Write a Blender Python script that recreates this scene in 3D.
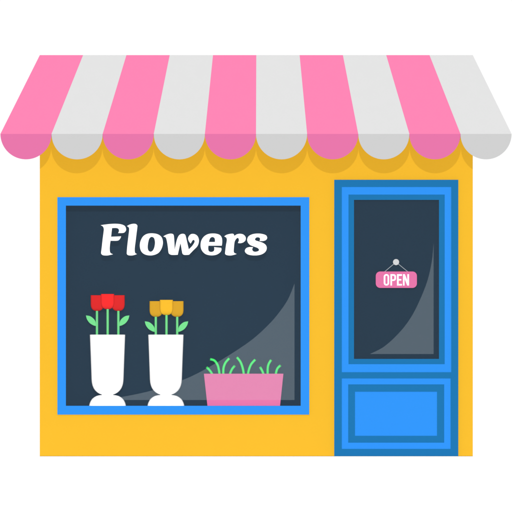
import bpy, bmesh, math
from mathutils import Vector

sc = bpy.context.scene
for o in list(bpy.data.objects):
    bpy.data.objects.remove(o)

# ---------------------------------------------------------------- camera
GROUND_PX = 456.3
def X(px): return (px - 256.0) / 100.0
def Z(py): return (GROUND_PX - py) / 100.0
cam_d = bpy.data.cameras.new('camera'); cam_d.type = 'ORTHO'; cam_d.ortho_scale = 5.12
cam_d.clip_start = 0.1; cam_d.clip_end = 1000
cam = bpy.data.objects.new('camera', cam_d); sc.collection.objects.link(cam)
cam.location = (0, -12, Z(256)); cam.rotation_euler = (math.radians(90), 0, 0)
sc.camera = cam

# ---------------------------------------------------------------- world: white studio surround, dimmer on the side facing the shop front
w = bpy.data.worlds.new('World'); sc.world = w; w.use_nodes = True
nt = w.node_tree; bg = nt.nodes['Background']
tc = nt.nodes.new('ShaderNodeTexCoord'); sx = nt.nodes.new('ShaderNodeSeparateXYZ')
mr = nt.nodes.new('ShaderNodeMapRange'); mr.interpolation_type = 'SMOOTHSTEP'
mr.inputs['From Min'].default_value = 0.0; mr.inputs['From Max'].default_value = 0.35
mr.inputs['To Min'].default_value = 0.30; mr.inputs['To Max'].default_value = 1.02
nt.links.new(tc.outputs['Generated'], sx.inputs[0]); nt.links.new(sx.outputs['Y'], mr.inputs['Value'])
bg.inputs['Color'].default_value = (1, 1, 1, 1); nt.links.new(mr.outputs[0], bg.inputs['Strength'])

# ---------------------------------------------------------------- lamps
def lamp(name, loc, target, v, size):
    """far disc lamp giving the share v of white at the wall"""
    l = bpy.data.lights.new(name, 'AREA'); l.shape = 'DISK'; l.size = size
    d = (Vector(target) - Vector(loc))
    l.energy = math.pi * (math.pi * v) * d.length ** 2
    l.color = (1, 1, 1)
    o = bpy.data.objects.new(name, l); sc.collection.objects.link(o)
    o.location = loc; o.rotation_euler = d.to_track_quat('-Z', 'Y').to_euler()
    return o
lamp('front_fill', (0, -300, -2.3), (0, 0, 2.0), 0.94, 2.0)  # added fill straight from the front to flatten shading; no such source exists
el = math.radians(15.6)
lamp('key_lamp', (0, -300 * math.cos(el), 3 + 300 * math.sin(el)), (0, 0, 3), 0.275, 1.2)

sc.view_settings.view_transform = 'Standard'; sc.view_settings.look = 'None'
sc.view_settings.exposure = 0; sc.view_settings.gamma = 1

# ---------------------------------------------------------------- materials
def lin(h):
    c = [int(h[i:i + 2], 16) / 255 for i in (0, 2, 4)]
    return [x / 12.92 if x <= .04045 else ((x + .055) / 1.055) ** 2.4 for x in c]
LIGHT = 1.48
def mat(name, hexc, light=LIGHT, rough=0.85, var=0.012, scale=6.0, spec=0.0, gain=(1, 1, 1)):
    m = bpy.data.materials.new(name); m.use_nodes = True
    n = m.node_tree; b = n.nodes['Principled BSDF']
    b.inputs['Roughness'].default_value = rough
    b.inputs['Specular IOR Level'].default_value = spec
    c = [min(.97, x / light * g) for x, g in zip(lin(hexc), gain)]
    t = n.nodes.new('ShaderNodeTexCoord'); no = n.nodes.new('ShaderNodeTexNoise')
    no.inputs['Scale'].default_value = scale; no.inputs['Detail'].default_value = 4
    n.links.new(t.outputs['Object'], no.inputs['Vector'])
    r = n.nodes.new('ShaderNodeMapRange')
    r.inputs['To Min'].default_value = 1 - var; r.inputs['To Max'].default_value = 1 + var
    n.links.new(no.outputs['Fac'], r.inputs['Value'])
    v = n.nodes.new('ShaderNodeVectorMath'); v.operation = 'SCALE'
    v.inputs[0].default_value = c; n.links.new(r.outputs[0], v.inputs['Scale'])
    n.links.new(v.outputs[0], b.inputs['Base Color'])
    return m
def glass_mat():
    m = bpy.data.materials.new('clear_glass'); m.use_nodes = True
    n = m.node_tree; n.nodes.clear()
    out = n.nodes.new('ShaderNodeOutputMaterial'); mx = n.nodes.new('ShaderNodeMixShader')
    tr = n.nodes.new('ShaderNodeBsdfTransparent'); gl = n.nodes.new('ShaderNodeBsdfGlossy')
    gl.inputs['Roughness'].default_value = 0.0
    fr = n.nodes.new('ShaderNodeFresnel'); fr.inputs['IOR'].default_value = 1.38
    n.links.new(fr.outputs[0], mx.inputs[0])
    n.links.new(tr.outputs[0], mx.inputs[1]); n.links.new(gl.outputs[0], mx.inputs[2])
    n.links.new(mx.outputs[0], out.inputs[0]); return m
def glare_mat(a):  # glare on the glass, drawn as a pale sheet with its own colour
    m = bpy.data.materials.new('painted_glare'); m.use_nodes = True
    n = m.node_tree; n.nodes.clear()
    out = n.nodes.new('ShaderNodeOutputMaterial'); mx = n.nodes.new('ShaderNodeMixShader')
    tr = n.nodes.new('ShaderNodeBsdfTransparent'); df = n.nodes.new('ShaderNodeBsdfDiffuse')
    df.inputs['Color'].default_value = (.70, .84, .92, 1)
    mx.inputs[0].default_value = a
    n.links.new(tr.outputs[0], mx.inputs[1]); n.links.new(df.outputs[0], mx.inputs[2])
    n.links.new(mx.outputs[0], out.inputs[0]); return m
M = {
 'wall': mat('yellow_render', 'FBC132'),
 'roof': mat('grey_roofing', '8A8F94'),
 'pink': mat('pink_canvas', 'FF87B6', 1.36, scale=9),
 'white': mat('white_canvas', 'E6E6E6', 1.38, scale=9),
 'pink_shaded': mat('shaded_pink_canvas', 'E877AB'),  # canopy cloth again, with the valance's shade put into the colour
 'white_shaded': mat('shaded_white_canvas', 'D0D0D0'),  # same for the white stripes: shade mixed into the cloth colour
 'blue': mat('bright_blue_paint', '3498FB'),
 'dark': mat('deep_blue_paint', '2279B5'),
 'slate': mat('slate_lining', '2E4150', 1.25, gain=(.58, .74, .84)),
 'room_dark': mat('dark_room_slate', '2E4150', 1.33, gain=(.58, .74, .84)),  # darkness of the room behind the door, given as a sheet colour
 'vase': mat('white_ceramic', 'FFFFFF', 1.04, var=.004),
 'letter': mat('white_vinyl', 'FFFFFF', 1.1, var=.004),
 'red': mat('red_petal', 'FC3132', 1.36, gain=(1, .8, .8)), 'red2': mat('deep_red_petal', 'E32C2D', 1.36, gain=(1, .75, .75)),
 'yel': mat('yellow_petal', 'FBC131', 1.37, gain=(1, 1, .75)), 'yel2': mat('ochre_petal', 'E1AA2D', 1.38, gain=(1, 1, .75)),
 'stem': mat('mint_green_stem', '77E090', 1.27), 'grass': mat('bright_green_blade', '4CF678', 1.22),
 'planter': mat('pink_planter', 'E877AB', 1.29),
 'soil': mat('dark_soil', '3B2A20', var=.2, scale=60),
 'sign': mat('pink_sign_paint', 'E877AB'),
 'peg': mat('pale_grey_peg', 'D6D8DA'), 'cord': mat('grey_cord', 'AEB7BF'),
 'pave': mat('white_paving', 'FFFFFF', 1.36, var=.003),
 'glass': glass_mat(), 'glare': glare_mat(.0375),
}

# ---------------------------------------------------------------- builders
def link(o, parent=None):
    sc.collection.objects.link(o)
    if parent: o.parent = parent
    return o
def tag(o, label, cat=None, group=None, kind=None):
    if label: o['label'] = label
    if cat: o['category'] = cat
    if group: o['group'] = group
    if kind: o['kind'] = kind
    return o
def empty(name, loc, label, cat, group=None):
    o = bpy.data.objects.new(name, None); o.empty_display_size = .05
    sc.collection.objects.link(o); o.location = loc
    return tag(o, label, cat, group)
def world_loc(p):
    v = Vector((0, 0, 0))
    while p: v += p.location; p = p.parent
    return v
def finish(name, me, m, parent=None, smooth=False):
    """mesh given in world coordinates -> object with its origin at its own base, parented"""
    if not len(me.vertices): raise RuntimeError(name)
    xs = [v.co for v in me.vertices]
    org = Vector(((min(c.x for c in xs) + max(c.x for c in xs)) / 2,
                  (min(c.y for c in xs) + max(c.y for c in xs)) / 2, min(c.z for c in xs)))
    for v in me.vertices: v.co -= org
    for mm in (m if isinstance(m, (list, tuple)) else [m]): me.materials.append(mm)
    if smooth:
        for p in me.polygons: p.use_smooth = True
    o = bpy.data.objects.new(name, me); link(o, parent)
    o.location = org - world_loc(parent)
    return o
def plate_mesh(loops, y0, y1, bevel=0.0):
    """outlines (image px, image py), holes included, filled and given thickness from y0 to y1"""
    cu = bpy.data.curves.new('outline', 'CURVE'); cu.dimensions = '2D'; cu.fill_mode = 'BOTH'
    cu.extrude = abs(y1 - y0) / 2 - bevel
    if bevel: cu.bevel_depth = bevel; cu.bevel_resolution = 1; cu.offset = -bevel
    for lp in loops:
        s = cu.splines.new('POLY'); s.points.add(len(lp) - 1); s.use_cyclic_u = True
        for p, (px, py) in zip(s.points, lp): p.co = (X(px), Z(py), 0, 1)
    t = bpy.data.objects.new('outline', cu); sc.collection.objects.link(t)
    bpy.context.view_layer.update()
    dg = bpy.context.evaluated_depsgraph_get()
    me = bpy.data.meshes.new_from_object(t.evaluated_get(dg))
    bpy.data.objects.remove(t); bpy.data.curves.remove(cu); me.materials.clear()
    yc = (y0 + y1) / 2
    for v in me.vertices: v.co = (v.co.x, yc - v.co.z, v.co.y)
    bm = bmesh.new(); bm.from_mesh(me)
    bmesh.ops.remove_doubles(bm, verts=bm.verts, dist=1e-5)
    bmesh.ops.recalc_face_normals(bm, faces=bm.faces)
    bm.to_mesh(me); bm.free()
    for p in me.polygons: p.material_index = 0; p.use_smooth = False
    return me
def plate(name, loops, y0, y1, m, parent=None, bevel=0.0):
    return finish(name, plate_mesh(loops, y0, y1, bevel), m, parent)
def rect(x0, y0, x1, y1): return [(x0, y0), (x1, y0), (x1, y1), (x0, y1)]
def grow(r, d):
    return rect(r[0] - d, r[1] - d, r[2] + d, r[3] + d)
def smooth_loop(pts, n=5, closed=True):
    """Catmull-Rom through points; a point with a third value is a corner"""
    N = len(pts); out = []
    for i in range(N if closed else N - 1):
        p1 = pts[i]; p2 = pts[(i + 1) % N]
        p0 = pts[i - 1] if (closed or i > 0) else p1
        p3 = pts[(i + 2) % N] if (closed or i + 2 < N) else p2
        if len(p1) > 2: p0 = p1
        if len(p2) > 2: p3 = p2
        for k in range(n):
            t = k / n
            out.append(tuple(.5 * (2 * p1[j] + (p2[j] - p0[j]) * t + (2 * p0[j] - 5 * p1[j] + 4 * p2[j] - p3[j]) * t * t
                       + (3 * p1[j] - p0[j] - 3 * p2[j] + p3[j]) * t ** 3) for j in (0, 1)))
    if not closed: out.append(tuple(pts[-1][:2]))
    return out
def boxes(name, bs, m, parent=None):
    bm = bmesh.new()
    for x0, x1, y0, y1, z0, z1 in bs:
        g = bmesh.ops.create_cube(bm, size=1)
        for v in g['verts']:
            v.co = ((x0 + x1) / 2 + v.co.x * (x1 - x0), (y0 + y1) / 2 + v.co.y * (y1 - y0), (z0 + z1) / 2 + v.co.z * (z1 - z0))
    me = bpy.data.meshes.new(name); bm.to_mesh(me); bm.free()
    return finish(name, me, m, parent)
def loft(name, prof, cx, cy, depth, m, parent=None, n=2.6, seg=64, cap=True):
    """prof: (py, half width px) from outside bottom up and down the inside; superellipse section"""
    bm = bmesh.new(); rings = []
    for py, hw in prof:
        ring = []
        for k in range(seg):
            a = 2 * math.pi * k / seg; c, s = math.cos(a), math.sin(a)
            ring.append(bm.verts.new((X(cx) + hw / 100 * math.copysign(abs(c) ** (2 / n), c),
                                      cy + hw / 100 * depth * math.copysign(abs(s) ** (2 / n), s), Z(py))))
        rings.append(ring)
    for a, b in zip(rings, rings[1:]):
        for k in range(seg):
            bm.faces.new((a[k], a[(k + 1) % seg], b[(k + 1) % seg], b[k]))
    bm.faces.new(rings[0][::-1]); bm.faces.new(rings[-1])
    bmesh.ops.recalc_face_normals(bm, faces=bm.faces)
    me = bpy.data.meshes.new(name); bm.to_mesh(me); bm.free()
    o = finish(name, me, m, parent, smooth=True)
    me.set_sharp_from_angle(angle=math.radians(40)); return o
def tube(name, pts, r, m, parent=None, seg=12):
    """pts: world points; r radius in m (single or per point)"""
    bm = bmesh.new(); rings = []
    pts = [Vector(p) for p in pts]
    for i, p in enumerate(pts):
        d = (pts[min(i + 1, len(pts) - 1)] - pts[max(i - 1, 0)]).normalized()
        u = Vector((0, 1, 0)).cross(d).normalized(); v = d.cross(u).normalized()
        rr = r[i] if isinstance(r, (list, tuple)) else r
        rings.append([bm.verts.new(p + (u * math.cos(2 * math.pi * k / seg) + v * math.sin(2 * math.pi * k / seg)) * rr) for k in range(seg)])
    for a, b in zip(rings, rings[1:]):
        for k in range(seg): bm.faces.new((a[k], a[(k + 1) % seg], b[(k + 1) % seg], b[k]))
    bm.faces.new(rings[0][::-1]); bm.faces.new(rings[-1])
    bmesh.ops.recalc_face_normals(bm, faces=bm.faces)
    me = bpy.data.meshes.new(name); bm.to_mesh(me); bm.free()
    o = finish(name, me, m, parent, smooth=True); me.set_sharp_from_angle(angle=math.radians(40)); return o

# ---------------------------------------------------------------- setting
pv = boxes('pavement', [(-7, 7, -0.5, 5.0, -1.4, 0)], M['pave'])
tag(pv, 'plain white paving the flower shop stands on', kind='structure')

# ---------------------------------------------------------------- the shop
shop = empty('flower_shop', (0, 0, 0), 'yellow flower shop with striped awning, blue framed window and blue door', 'shop')
WL, WR, WT = 39.8, 472.8, 55.6
win_out = (57.4, 197.2, 309.3, 414.6); win_in = (65.9, 205.6, 300.7, 405.8)
door_out = (334.2, 179.8, 458.3, GROUND_PX)
wall_me = plate_mesh([rect(WL, WT, WR, GROUND_PX), grow(win_in, 3), rect(340, 186, 452, 450)], 0.0, 0.16)
bm = bmesh.new(); bm.from_mesh(wall_me)
for x0, x1, y0, y1 in ((X(WL), X(WL) + .16, .16, 2.6), (X(WR) - .16, X(WR), .16, 2.6), (X(WL) + .16, X(WR) - .16, 2.44, 2.6)):
    g = bmesh.ops.create_cube(bm, size=1)
    for v in g['verts']:
        v.co = ((x0 + x1) / 2 + v.co.x * (x1 - x0), (y0 + y1) / 2 + v.co.y * (y1 - y0), Z(WT) / 2 + v.co.z * Z(WT))
bm.to_mesh(wall_me); bm.free()
finish('wall', wall_me, M['wall'], shop)
boxes('roof', [(X(WL) + .16, X(WR) - .16, .16, 2.44, Z(WT) - .2, Z(WT) - .1)], M['roof'], shop)

# awning: ten-striped sloping canopy with closed cheeks
D = 0.5; N = 10
ytop, yfr = -0.002, -D
zt, zb = Z(55.1), Z(133.9)
tx = [X(39.8 + (472.8 - 39.8) * i / N) for i in range(N + 1)]
bx = [X(0.4 + (511.6 - 0.4) * i / N) for i in range(N + 1)]
bm = bmesh.new(); nv = Vector((0, -(zt - zb), D)).normalized() * 0.014
for i in range(N):
    f = [Vector((tx[i], ytop, zt)), Vector((tx[i + 1], ytop, zt)), Vector((bx[i + 1], yfr, zb)), Vector((bx[i], yfr, zb))]
    b = [p - nv for p in f]; b[0].z = b[1].z = zt - .014; b[2].z = b[3].z = zb
    b[0].y = b[1].y = 0.0; b[2].y = b[3].y = yfr + .014
    vf = [bm.verts.new(p) for p in f]; vb = [bm.verts.new(p) for p in b]
    fs = [bm.faces.new(vf), bm.faces.new(vb[::-1])]
    for k in range(4):
        if (k == 1 and i < N - 1) or (k == 3 and i > 0): continue
        fs.append(bm.faces.new((vf[k], vb[k], vb[(k + 1) % 4], vf[(k + 1) % 4])))
    for q in fs: q.material_index = i % 2
for side, i in ((0, 0), (1, N)):
    s = 1 if side == 0 else -1
    a = [Vector((tx[i] + s * .004, 0, zt - .03)), Vector((bx[i] + s * .004, yfr + .02, zb)), Vector((tx[i] + s * .004, 0, zb))]
    b = [p + Vector((s * .012, 0, 0)) for p in a]
    va = [bm.verts.new(p) for p in a]; vb = [bm.verts.new(p) for p in b]
    fs = [bm.faces.new(va), bm.faces.new(vb[::-1])] + [bm.faces.new((va[k], vb[k], vb[(k + 1) % 3], va[(k + 1) % 3])) for k in range(3)]
    for q in fs: q.material_index = side
bmesh.ops.remove_doubles(bm, verts=bm.verts, dist=1e-6)
bmesh.ops.recalc_face_normals(bm, faces=bm.faces)
me = bpy.data.meshes.new('awning'); bm.to_mesh(me); bm.free()
aw = finish('awning', me, [M['pink'], M['white']], shop)
tag(aw, 'sloping awning in pink and off-white stripes with a scalloped edge')
R_ = (511.6 - .4) / N / 2
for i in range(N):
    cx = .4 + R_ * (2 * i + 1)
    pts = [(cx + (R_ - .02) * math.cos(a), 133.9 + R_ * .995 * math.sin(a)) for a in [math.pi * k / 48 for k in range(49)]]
    o = plate('valance_flap', [pts], yfr, yfr + .014, M['pink_shaded'] if i % 2 == 0 else M['white_shaded'], aw)
    tag(o, 'half-round pink valance flap with shade in its colour' if i % 2 == 0 else 'half-round off-white valance flap with shade in its colour')

# display window
x0, y0, x1, y1 = win_in
lin_b = .5
def zz(p): return Z(p)
nd = 0.185
win = boxes('display_window', [
    (X(x0 - lin_b) - .015, X(x1 + lin_b) + .015, nd, nd + .015, Z(y1 + lin_b) - .015, Z(y0 - lin_b) + .015),
    (X(x0 - lin_b) - .015, X(x0 - lin_b), .015, nd, Z(y1 + lin_b) - .015, Z(y0 - lin_b) + .015),
    (X(x1 + lin_b), X(x1 + lin_b) + .015, .015, nd, Z(y1 + lin_b) - .015, Z(y0 - lin_b) + .015),
    (X(x0 - lin_b), X(x1 + lin_b), .015, nd, Z(y1 + lin_b) - .015, Z(y1 + lin_b)),
    (X(x0 - lin_b), X(x1 + lin_b), .015, nd, Z(y0 - lin_b), Z(y0 - lin_b) + .015)], M['slate'], shop)
tag(win, 'large display window with dark slate recess and the word Flowers')
tag(plate('window_frame', [grow(win_out, 0), grow(win_in, 0)], -.025, .012, M['blue'], win), 'bright blue square window frame')
plate('glass_pane', [grow(win_in, 1)], .004, .009, M['glass'], win)
glare = [(294.5, 283.5, 1), (287.9, 299.5), (278.1, 313.8), (268.4, 324.8), (254.7, 337.5), (239, 348.8), (219.5, 361), (200, 372),
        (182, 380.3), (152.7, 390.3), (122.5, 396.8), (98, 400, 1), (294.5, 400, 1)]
tag(plate('painted_glare', [smooth_loop(glare)], -.001, .001, M['glare'], win), 'painted glare, a pale see-through curved wedge across the glass')  # reflection shape laid on the pane as a thin sheet

C = 1
def gl(ox, pts, oy=218, s=12.8): return smooth_loop([(ox + p[0] / s, oy + p[1] / s) + tuple(p[2:]) for p in pts])
F = gl(98, [(35,92,C),(75,86),(150,77),(230,74),(300,82),(345,105),(360,145),(350,172),(325,190),(258,193,C),(268,170),(267,148),(253,133),(225,127),(180,129,C),
  (175,170),(167,240,C),(296,235,C),(288,255),(270,280),(240,291),(160,291,C),(152,350),(150,400),(154,435),(166,452),(192,464,C),(150,474),(110,480),(65,476),(45,462),(40,440),
  (48,380),(60,270),(73,170),(74,135),(62,108)])
L = gl(124, [(38,103,C),(70,86),(110,75),(147,76),(168,92),(170,118),(160,200),(148,300),(138,380),(138,430),(146,450),(165,462,C),(130,474),(95,480),(55,476),(38,462),(36,440),
  (42,360),(55,250),(66,155),(62,122)])
O1 = gl(124, [(360,196),(430,208),(480,245),(498,310),(485,380),(450,438),(400,468),(335,479),(265,465),(220,425),(203,360),(212,295),(245,235),(295,204)])
O2 = gl(124, [(355,241),(385,258),(397,310),(390,370),(370,415),(340,432),(312,415),(303,370),(312,300),(328,257)])
W = gl(160, [(42,236,C),(75,217),(115,203),(150,201),(172,213),(179,245),(184,320),(188,408,C),(200,350),(215,285),(235,235),(260,210),(292,202),(318,211),(331,240),(347,310),(368,402,C),
  (410,360),(436,322),(444,300),(435,281),(418,285),(405,305),(392,328,C),(370,297),(360,262),(372,230),(400,206),(440,206),(475,226),(495,265),(496,310),(478,360),(430,410),(372,470,C),
  (335,473),(305,470),(288,455),(280,420),(270,360),(262,318,C),(250,370),(236,430),(228,470,C),(180,473),(140,470),(118,458),(108,435),(98,350),(84,275),(70,247)])
E1 = gl(196, [(330,354,C),(335,310),(331,258),(310,222),(270,204),(212,198),(150,208),(100,240),(68,290),(59,350),(70,405),(105,450),(150,472),(210,478),(265,468),(308,440),(326,408),(322,382,C),
  (232,373,C),(235,400),(225,425),(195,435),(165,425),(156,395),(158,354,C)])
E2 = gl(196, [(165,307,C),(175,270),(190,250),(212,243),(236,255),(243,280),(242,307,C)])
R = gl(196, [(362,236,C),(390,216),(440,203),(478,204),(491,230,C),(521,210),(561,202),(606,212),(635,245),(633,285),(606,311),(571,322),(536,320,C),(549,290),(546,265),(531,254),(508,275),(493,310),
  (486,370),(483,430),(496,450),(521,460,C),(480,473),(440,480),(395,475),(375,462),(373,440),(384,350),(395,285),(388,252)])
S = gl(232, [(352,294,C),(400,294),(435,281),(450,253),(435,222),(390,205),(330,199),(265,207),(215,232),(195,272),(203,312),(232,345),(280,365),(325,382),(345,402),(338,422),(300,433),(270,424),(258,400),
  (270,374,C),(225,372),(185,385),(165,415),(175,445),(215,470),(290,479),(365,470),(420,440),(444,395),(435,350),(395,318),(345,301),(303,287),(295,267),(318,247),(350,251),(360,270)])
bml = bmesh.new()
for lp in ([F], [L], [O1, O2], [W], [E1, E2], [R], [S]):
    me = plate_mesh(lp, -.006, .003); bml.from_mesh(me); bpy.data.meshes.remove(me)
me = bpy.data.meshes.new('lettering'); bml.to_mesh(me); bml.free()
tag(finish('lettering', me, M['letter'], win), 'white bold slanted lettering that reads Flowers')

# door
door = plate('door', [rect(*door_out), rect(341.8, 187, 451.2, 372.2), rect(341.8, 378.4, 450.6, 448.9)], -.05, .004, M['dark'], shop)
tag(door, 'blue panelled shop door with a tall dark glass pane')
def ring(name, outer, inner, y, m, lab=None):
    o = plate(name, [grow(outer, 1), grow(inner, 0)] if inner else [grow(outer, 1)], y, y + .02, m, door)
    if lab: tag(o, lab)
    return o
gx = (354, 199.9, 439, 358.9)
ring('glazing_surround', (341.8, 187, 451.2, 372.2), (348.5, 194.6, 444.7, 364.2), -.043, M['blue'], 'bright blue surround of the door glass')
ring('glazing_bead', (348.5, 194.6, 444.7, 364.2), gx, -.036, M['dark'], 'deep blue inner bead round the door glass')
ring('panel_surround', (341.8, 378.4, 450.6, 448.9), (348.2, 384.4, 444.2, 442.7), -.043, M['blue'], 'bright blue surround of the bottom panel')
ring('panel_bead', (348.2, 384.4, 444.2, 442.7), (355, 391.7, 437, 435.8), -.036, M['dark'], 'deep blue inner bead of the bottom panel')
ring('door_panel', (355, 391.7, 437, 435.8), None, -.029, M['blue'], 'bright blue bottom door panel')
plate('glass_pane', [grow(gx, 2)], -.014, -.009, M['glass'], door)
tag(plate('dark_room_sheet', [grow(gx, 3)], .008, .014, M['room_dark'], door), 'dark slate sheet behind the door glass, standing in for the dark room')  # added sheet in place of the dark room, set close to avoid a shadow band
door_glare = [(433.6, 243, 1), (432, 260), (428.5, 277), (423.3, 292), (414.6, 311), (405.7, 325), (395.5, 336.6), (385.4, 345.6), (378, 350.2), (369.8, 354, 1), (433.6, 354, 1)]
tag(plate('painted_glare', [smooth_loop(door_glare)], -.018, -.016, M['glare'], door), 'painted glare, a pale see-through curved wedge across the door glass')  # painted reflection, as on the display window

# ---------------------------------------------------------------- OPEN sign
sign = empty('open_sign', (X(396.2), -.045, Z(288)), 'small pink rounded OPEN sign hanging from a peg on the door glass', 'sign')
def rrect(x0, y0, x1, y1, r, n=8):
    o = []
    for cx, cy, a0 in ((x1 - r, y0 + r, -90), (x1 - r, y1 - r, 0), (x0 + r, y1 - r, 90), (x0 + r, y0 + r, 180)):
        for k in range(n + 1):
            a = math.radians(a0 + 90 * k / n); o.append((cx + r * math.cos(a), cy + r * math.sin(a)))
    return o
board = plate('sign_board', [rrect(375.8, 271.5, 416.9, 287.9, 4.4)], -.045, -.030, M['sign'], sign)
bml = bmesh.new()
def q(pts): return [(380 + a / 15.06, 268 + b / 15.06) for a, b in pts]
def rr(x0, y0, x1, y1, r): return rrect(380 + x0 / 15.06, 268 + y0 / 15.06, 380 + x1 / 15.06, 268 + y1 / 15.06, r / 15.06)
for lp in ([rr(57, 92, 137, 264, 38), rr(80, 114, 114, 242, 17)],
           [q([(157, 94), (205, 94), (222, 97), (235, 108), (240, 125), (240, 160), (235, 178), (222, 190), (205, 194), (181, 194), (181, 264), (157, 264)]),
            q([(181, 116), (202, 116), (213, 121), (217, 132), (217, 155), (213, 167), (202, 172), (181, 172)])],
           [q([(256, 94), (330, 94), (330, 118), (281, 118), (281, 166), (320, 166), (320, 189), (281, 189), (281, 240), (330, 240), (330, 264), (256, 264)])],
           [q([(346, 94), (374, 94), (412, 190), (412, 94), (437, 94), (437, 264), (411, 264), (370, 160), (370, 264), (346, 264)])]):
    me = plate_mesh(lp, -.048, -.044); bml.from_mesh(me); bpy.data.meshes.remove(me)
me = bpy.data.meshes.new('sign_lettering'); bml.to_mesh(me); bml.free()
tag(finish('sign_lettering', me, M['letter'], board), 'narrow white capitals that read OPEN')
for ex in (384.4, 408.0):
    tube('cord', [(X(396.05), -.034, Z(262.1)), (X(ex), -.036, Z(271.9))], .0034, M['cord'], sign, seg=8)
pts = [(396.05 + 3.1 * math.cos(a), 262.1 + 3.1 * math.sin(a)) for a in [2 * math.pi * k / 32 for k in range(32)]]
tag(plate('peg', [pts], -.048, -.014, M['peg'], sign, bevel=.003), 'round pale grey peg')

# ---------------------------------------------------------------- vases and tulips
FLOOR = y1 + lin_b - .02
def vase(cx, label):
    h = [(FLOOR, 18.7), (404.2, 18.2), (402.8, 17.75), (400.8, 16.8), (399, 15.6), (397.3, 13.6), (396, 11.3), (395.3, 8.6), (394.95, 5.6),
         (394.6, 5.6), (393.7, 8.1), (392.4, 10.3), (390.4, 12.5), (388, 14.1), (385.4, 15.15), (382.6, 15.8), (379, 16.1), (376, 16.2), (355, 16.95), (334.7, 17.75),
         (334.7, 16.6), (355, 15.8), (376, 15), (386, 12)]
    v = empty('vase', (X(cx), .098, Z(FLOOR)), label, 'vase', 'white footed vases in the display window')
    i = 9
    loft('vase_bowl', h[i:], cx, .098, .45, M['vase'], v, n=7)
    loft('vase_foot', h[:i] + [(394.6, 5.6)], cx, .098, .45, M['vase'], v, n=7)
    return v
V1 = vase(107.5, 'tall white footed vase holding red tulips, nearest the left window edge')
V2 = vase(165.9, 'tall white footed vase holding yellow tulips, between red tulips and planter')
def leaf(side, sx, sy, y, parent):
    o = [(-11.0, -10.4, 1), (-6.8, -9.6), (-3.3, -7), (-1.4, -3.9), (-1.0, .2, 1), (-3.6, -.5), (-7.3, -2.8), (-10.0, -6.6)]
    me = plate_mesh([smooth_loop([(sx - side * p[0] * 1.0 if side > 0 else sx + p[0], sy + p[1]) + tuple(p[2:]) for p in o])], y - .006, y + .006)
    # dish the blade towards the viewer along its outer end
    for v in me.vertices:
        d = abs(v.co.x - X(sx)); v.co.y -= .25 * d * d
    return finish('leaf', me, M['stem'], parent)
def tulip(cx, top, hgt, hw, stem_px, y, mt, label, group, side=0, leaf_y=None):
    t = empty('tulip', (X(stem_px), y, Z(386)), label, 'flower', group)
    b = top + hgt
    prof = [(b, 1.6), (b - .35, 3.0), (b - 1.2, 4.5), (b - 2.6, 5.75), (b - 4.3, 6.35), (b - 6.4, hw), (top, hw), (top, hw - .7), (b - 6.4, hw - .7), (b - 3.5, 4.6)]
    loft('bloom', prof, cx, y, .6, M[mt], t, n=6)
    tube('stem', [(X(stem_px), y, Z(386)), (X(stem_px), y, Z(b - .6))], .0128, M['stem'], t)
    if side: leaf(side, stem_px, leaf_y, y, t)
    return t
def bouquet(cx, top, col, mats, vname):
    g = col + ' tulips standing in the ' + vname
    tulip(cx - 10.3, top + 1.25, 15.7, 6.65, cx - 10.6, .115, mats[1], 'deep %s tulip with a leaf, left of the three in its vase' % col, g, -1, top + 31.8)
    tulip(cx, top, 15.2, 6.65, cx + .1, .075, mats[0], 'bright %s leafless tulip, middle and front of the three in its vase' % col, g)
    tulip(cx + 10.6, top + 1.25, 15.7, 6.65, cx + 10.8, .115, mats[1], 'deep %s tulip with a leaf, right of the three in its vase' % col, g, 1, top + 31.8)
bouquet(107.55, 294.0, 'red', ('red', 'red2'), 'left white vase')
bouquet(166.4, 299.9, 'yellow', ('yel', 'yel2'), 'right white vase')

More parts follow.
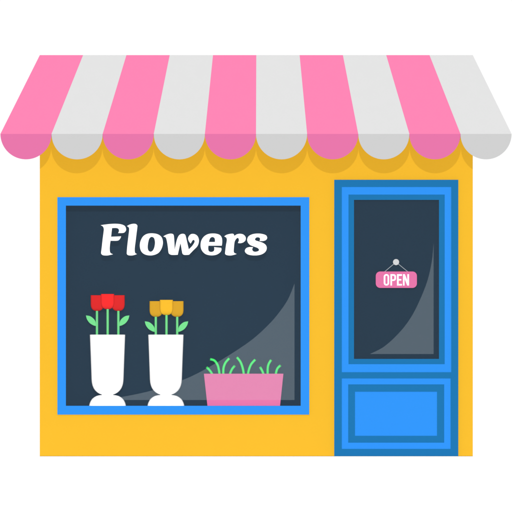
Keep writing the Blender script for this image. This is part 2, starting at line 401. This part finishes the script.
# ---------------------------------------------------------------- planter and blades
pl = empty('planter', (X(243.7), .10, Z(FLOOR)), 'long pink tapered planter box of green blades on the window floor', 'planter')
def tray(name, m, parent):
    bm = bmesh.new()
    def ring(xa, xb, ya, yb, z): return [bm.verts.new(c) for c in ((X(xa), ya, z), (X(xb), ya, z), (X(xb), yb, z), (X(xa), yb, z))]
    rs = [ring(207.5, 280.0, .045, .155, Z(FLOOR)), ring(203.9, 283.4, .025, .175, Z(373.7)), ring(205.3, 282.0, .038, .162, Z(373.7)), ring(208.6, 278.9, .056, .144, Z(404))]
    for a, b in zip(rs, rs[1:]):
        for k in range(4): bm.faces.new((a[k], a[(k + 1) % 4], b[(k + 1) % 4], b[k]))
    bm.faces.new(rs[0][::-1]); bm.faces.new(rs[-1])
    bmesh.ops.recalc_face_normals(bm, faces=bm.faces)
    me = bpy.data.meshes.new(name); bm.to_mesh(me); bm.free()
    return finish(name, me, m, parent)
tray('planter_box', M['planter'], pl)
boxes('soil', [(X(206), X(281.3), .041, .159, Z(380), Z(377))], M['soil'], pl)
k = 11.38
blades = [
 (200, [(78,176),(108,206),(137,250)], 'short green blade leaning left at the planter left end, first from left', .15),
 (200, [(116,82),(165,98),(200,148),(214,200),(222,250)], 'long green blade arching left, second from the left in the planter', .20),
 (200, [(333,72),(290,122),(268,182),(265,250)], 'long green blade arching right, third from the left in the planter', .17),
 (200, [(395,158),(365,195),(341,250)], 'short green blade leaning right, fourth from the left in the planter', .23),
 (200, [(420,60),(460,112),(485,180),(498,250)], 'long green blade arching left at the middle, fifth from left in planter', .16),
 (240, [(174,86),(130,135),(105,190),(91,250)], 'long green blade arching right at the middle, sixth from left in planter', .21),
 (240, [(230,174),(250,210),(266,250)], 'short green blade leaning left, third from the right in the planter', .15),
 (240, [(354,90),(325,140),(315,190),(315,250)], 'upright green blade bent right on top, second from the right in planter', .22),
 (240, [(460,153),(425,190),(408,250)], 'short green blade leaning right at the planter right end, last from left', .17)]
for ox, pts, lab, y in blades:
    y = .182 + (y - .19) * .8
    p = [(ox + a / k, 352 + b / k) for a, b in pts]
    dx = (p[-1][0] - p[-2][0]) / (p[-1][1] - p[-2][1])
    p.append((p[-1][0] + dx * .4 * 4.5, p[-1][1] + 4.5))
    c = smooth_loop(p, 6, closed=False)
    n_ = len(c)
    o = tube('grass_blade', [(X(a), y - .09 - .02 * (1 - i / n_) ** 2, Z(b)) for i, (a, b) in enumerate(c)], .0128, M['grass'])
    tag(o, lab, 'grass blade', 'green blades growing in the pink planter')
